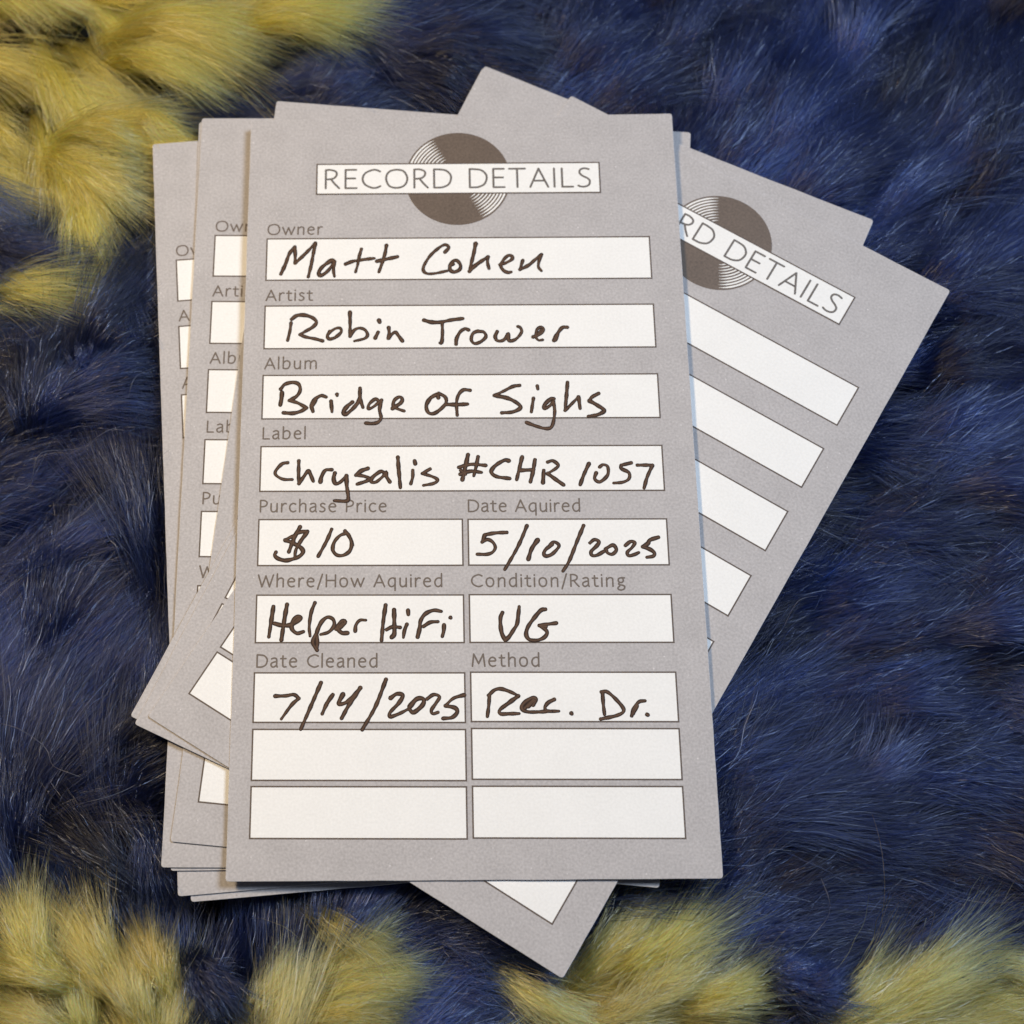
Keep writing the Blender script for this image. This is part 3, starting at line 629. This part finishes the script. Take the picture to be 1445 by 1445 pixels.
# the pile of cards presses the fur down
d, zt, zh = footprint_distance(px, py)
over = (R.random(ns) < 0.012) & (d[:, 0] < -5) & (d.max(1) < 1.3) & (zh.max(1) < 2.2) & (d.max(1) > -0.4)
limit = np.where(d > -0.6, np.minimum(zt - THICK - 0.35, -0.8), np.clip(-1.9 + (-d) * 0.5, -1.9, 3.5))
kz = (R.uniform(0.04, 0.16, ns) * np.where(glint, 2.0, 1))[:, None] * np.sin(R.uniform(4, 6.5, ns)[:, None] * 2 * np.pi * t + R.random(ns)[:, None] * 6.28)
pz += kz * np.minimum(1, t * 3)
free = pz.copy()
pz = np.minimum(pz, limit)
tuck = np.where(zh > -50, zh + 0.3 + 0.25 * np.clip(d, 0, 1), np.minimum(free, 3.0))
pz = np.where(over[:, None] & (d > -2.5), np.maximum(pz, tuck), pz)

# keep what can be seen: drop strands that stay wholly under the pile
keep = (d.min(1) < 4)
px, py, pz, K, yk, fly, glint = px[keep], py[keep], pz[keep], K[keep], yel[K[keep]], fly[keep], glint[keep]
ns = len(px)

def fur_object(name, sel, mat, base, vary, seed, label):
    r = np.random.default_rng(seed)
    idx = np.nonzero(sel)[0]
    n = len(idx)
    hc = bpy.data.hair_curves.new(name)
    hc.add_curves([NP] * n)
    pos = np.stack([px[idx], py[idx], pz[idx]], -1).reshape(-1, 3) * MM
    hc.attributes['position'].data.foreach_set('vector', pos.astype(np.float32).ravel())
    rad_ = hc.attributes.get('radius') or hc.attributes.new('radius', 'FLOAT', 'POINT')
    tt = np.linspace(0, 1, NP)
    prof = 0.032 * (1 - 0.6 * tt ** 3)
    rs = r.uniform(0.7, 1.25, n) * np.where(fly[idx], 0.7, 1) * np.where(glint[idx], 1.45, 1)
    rad_.data.foreach_set('value', ((rs[:, None] * prof[None, :]) * MM).astype(np.float32).ravel())
    k = K[idx]
    lockv = np.random.default_rng(5).normal(0, 1, nl)[k]
    lockh = np.random.default_rng(6).normal(0, 1, nl)[k]
    sv = r.normal(0, 1, n)
    c = np.array(base)[None, :] * np.exp(vary[0] * lockv + vary[1] * sv)[:, None]
    c = c * (1 + np.outer(lockh, vary[2]))
    pale = r.random(n) < vary[3]
    c[pale] = c[pale] * 0.45 + np.array(vary[4]) * 0.55
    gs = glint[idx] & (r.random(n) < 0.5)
    c[gs] = c[gs] * 0.6 + np.array(vary[4]) * 0.55  # highlights painted into the fur: half the glint fibres get a paler colour
    if name == 'yellow_fur':                      # tint runs paler, more straw coloured, towards the foot of the pile of cards
        low = np.clip((-ly[k] - 40) / 30, 0, 1)[:, None]
        c = c * (1 + low * np.array([0.10, 0.07, 0.45])[None, :])
    c = np.clip(c, 0.001, 0.9)
    a = hc.attributes.new('tint', 'FLOAT_COLOR', 'CURVE')
    a.data.foreach_set('color', np.c_[c, np.ones(n)].astype(np.float32).ravel())
    a = hc.attributes.new('gloss', 'FLOAT', 'CURVE')
    a.data.foreach_set('value', np.where(glint[idx], 0.07, 0.26).astype(np.float32))
    hc.materials.append(mat)
    o = bpy.data.objects.new(name, hc)
    COL.objects.link(o)
    o['kind'] = 'stuff'
    o['label'] = label
    o['category'] = 'fur'
    return o

fur_object('blue_fur', ~yk, M_blue, (0.0042, 0.0078, 0.034), (0.68, 0.50, (0.10, 0.02, -0.06), 0.03, (0.12, 0.16, 0.36)), 21,
           'long navy blue rug fur in combed locks around the pile of cards')
fur_object('yellow_fur', yk, M_yellow, (0.82, 0.42, 0.05), (0.24, 0.34, (0.04, 0.0, -0.15), 0.06, (0.8, 0.7, 0.4)), 22,
           'mustard yellow rug fur in tufts at the upper left and along the bottom')

# a few stray pale lint threads lying on the fur
lint_mat = M_blue
LINT_LABELS = ['pale lint thread kinking downward through the navy fur at lower left, near the edge',
 'long pale lint hair slanting over navy fur left of the card pile',
 'short pale hair touching the left edge of the leftmost card',
 'thin pale hair curving over navy fur below and right of the handwritten card',
 'faint pale hair on the navy fur near the right edge above the mustard tuft',
 'longest lint hair, bending twice on the navy fur at the far left',
 'short faint hair on navy fur just right of the tilted emblem card',
 'short pale thread on navy fur beside the lower left corner of the pile']
for li, pts in enumerate(LINT):
    P_ = catmull([tuple(q) for q in pts], 0.8)
    hc = bpy.data.hair_curves.new('lint_thread')
    hc.add_curves([len(P_)])
    z_ = np.array([-0.4 + 0.9 * math.sin(i * 0.5) for i in range(len(P_))])
    hc.attributes['position'].data.foreach_set('vector', (np.c_[P_, z_] * MM).astype(np.float32).ravel())
    ra = hc.attributes.get('radius') or hc.attributes.new('radius', 'FLOAT', 'POINT')
    ra.data.foreach_set('value', np.full(len(P_), 0.035 * MM, np.float32))
    a = hc.attributes.new('tint', 'FLOAT_COLOR', 'CURVE')
    a.data.foreach_set('color', [0.22, 0.21, 0.24, 1.0])
    a = hc.attributes.new('gloss', 'FLOAT', 'CURVE')
    a.data.foreach_set('value', [0.3])
    hc.materials.append(lint_mat)
    o = bpy.data.objects.new('lint_thread', hc)
    COL.objects.link(o)
    o['label'] = LINT_LABELS[li]
    o['category'] = 'lint thread'
    o['group'] = 'stray lint threads on the navy fur'
print('strands', ns)
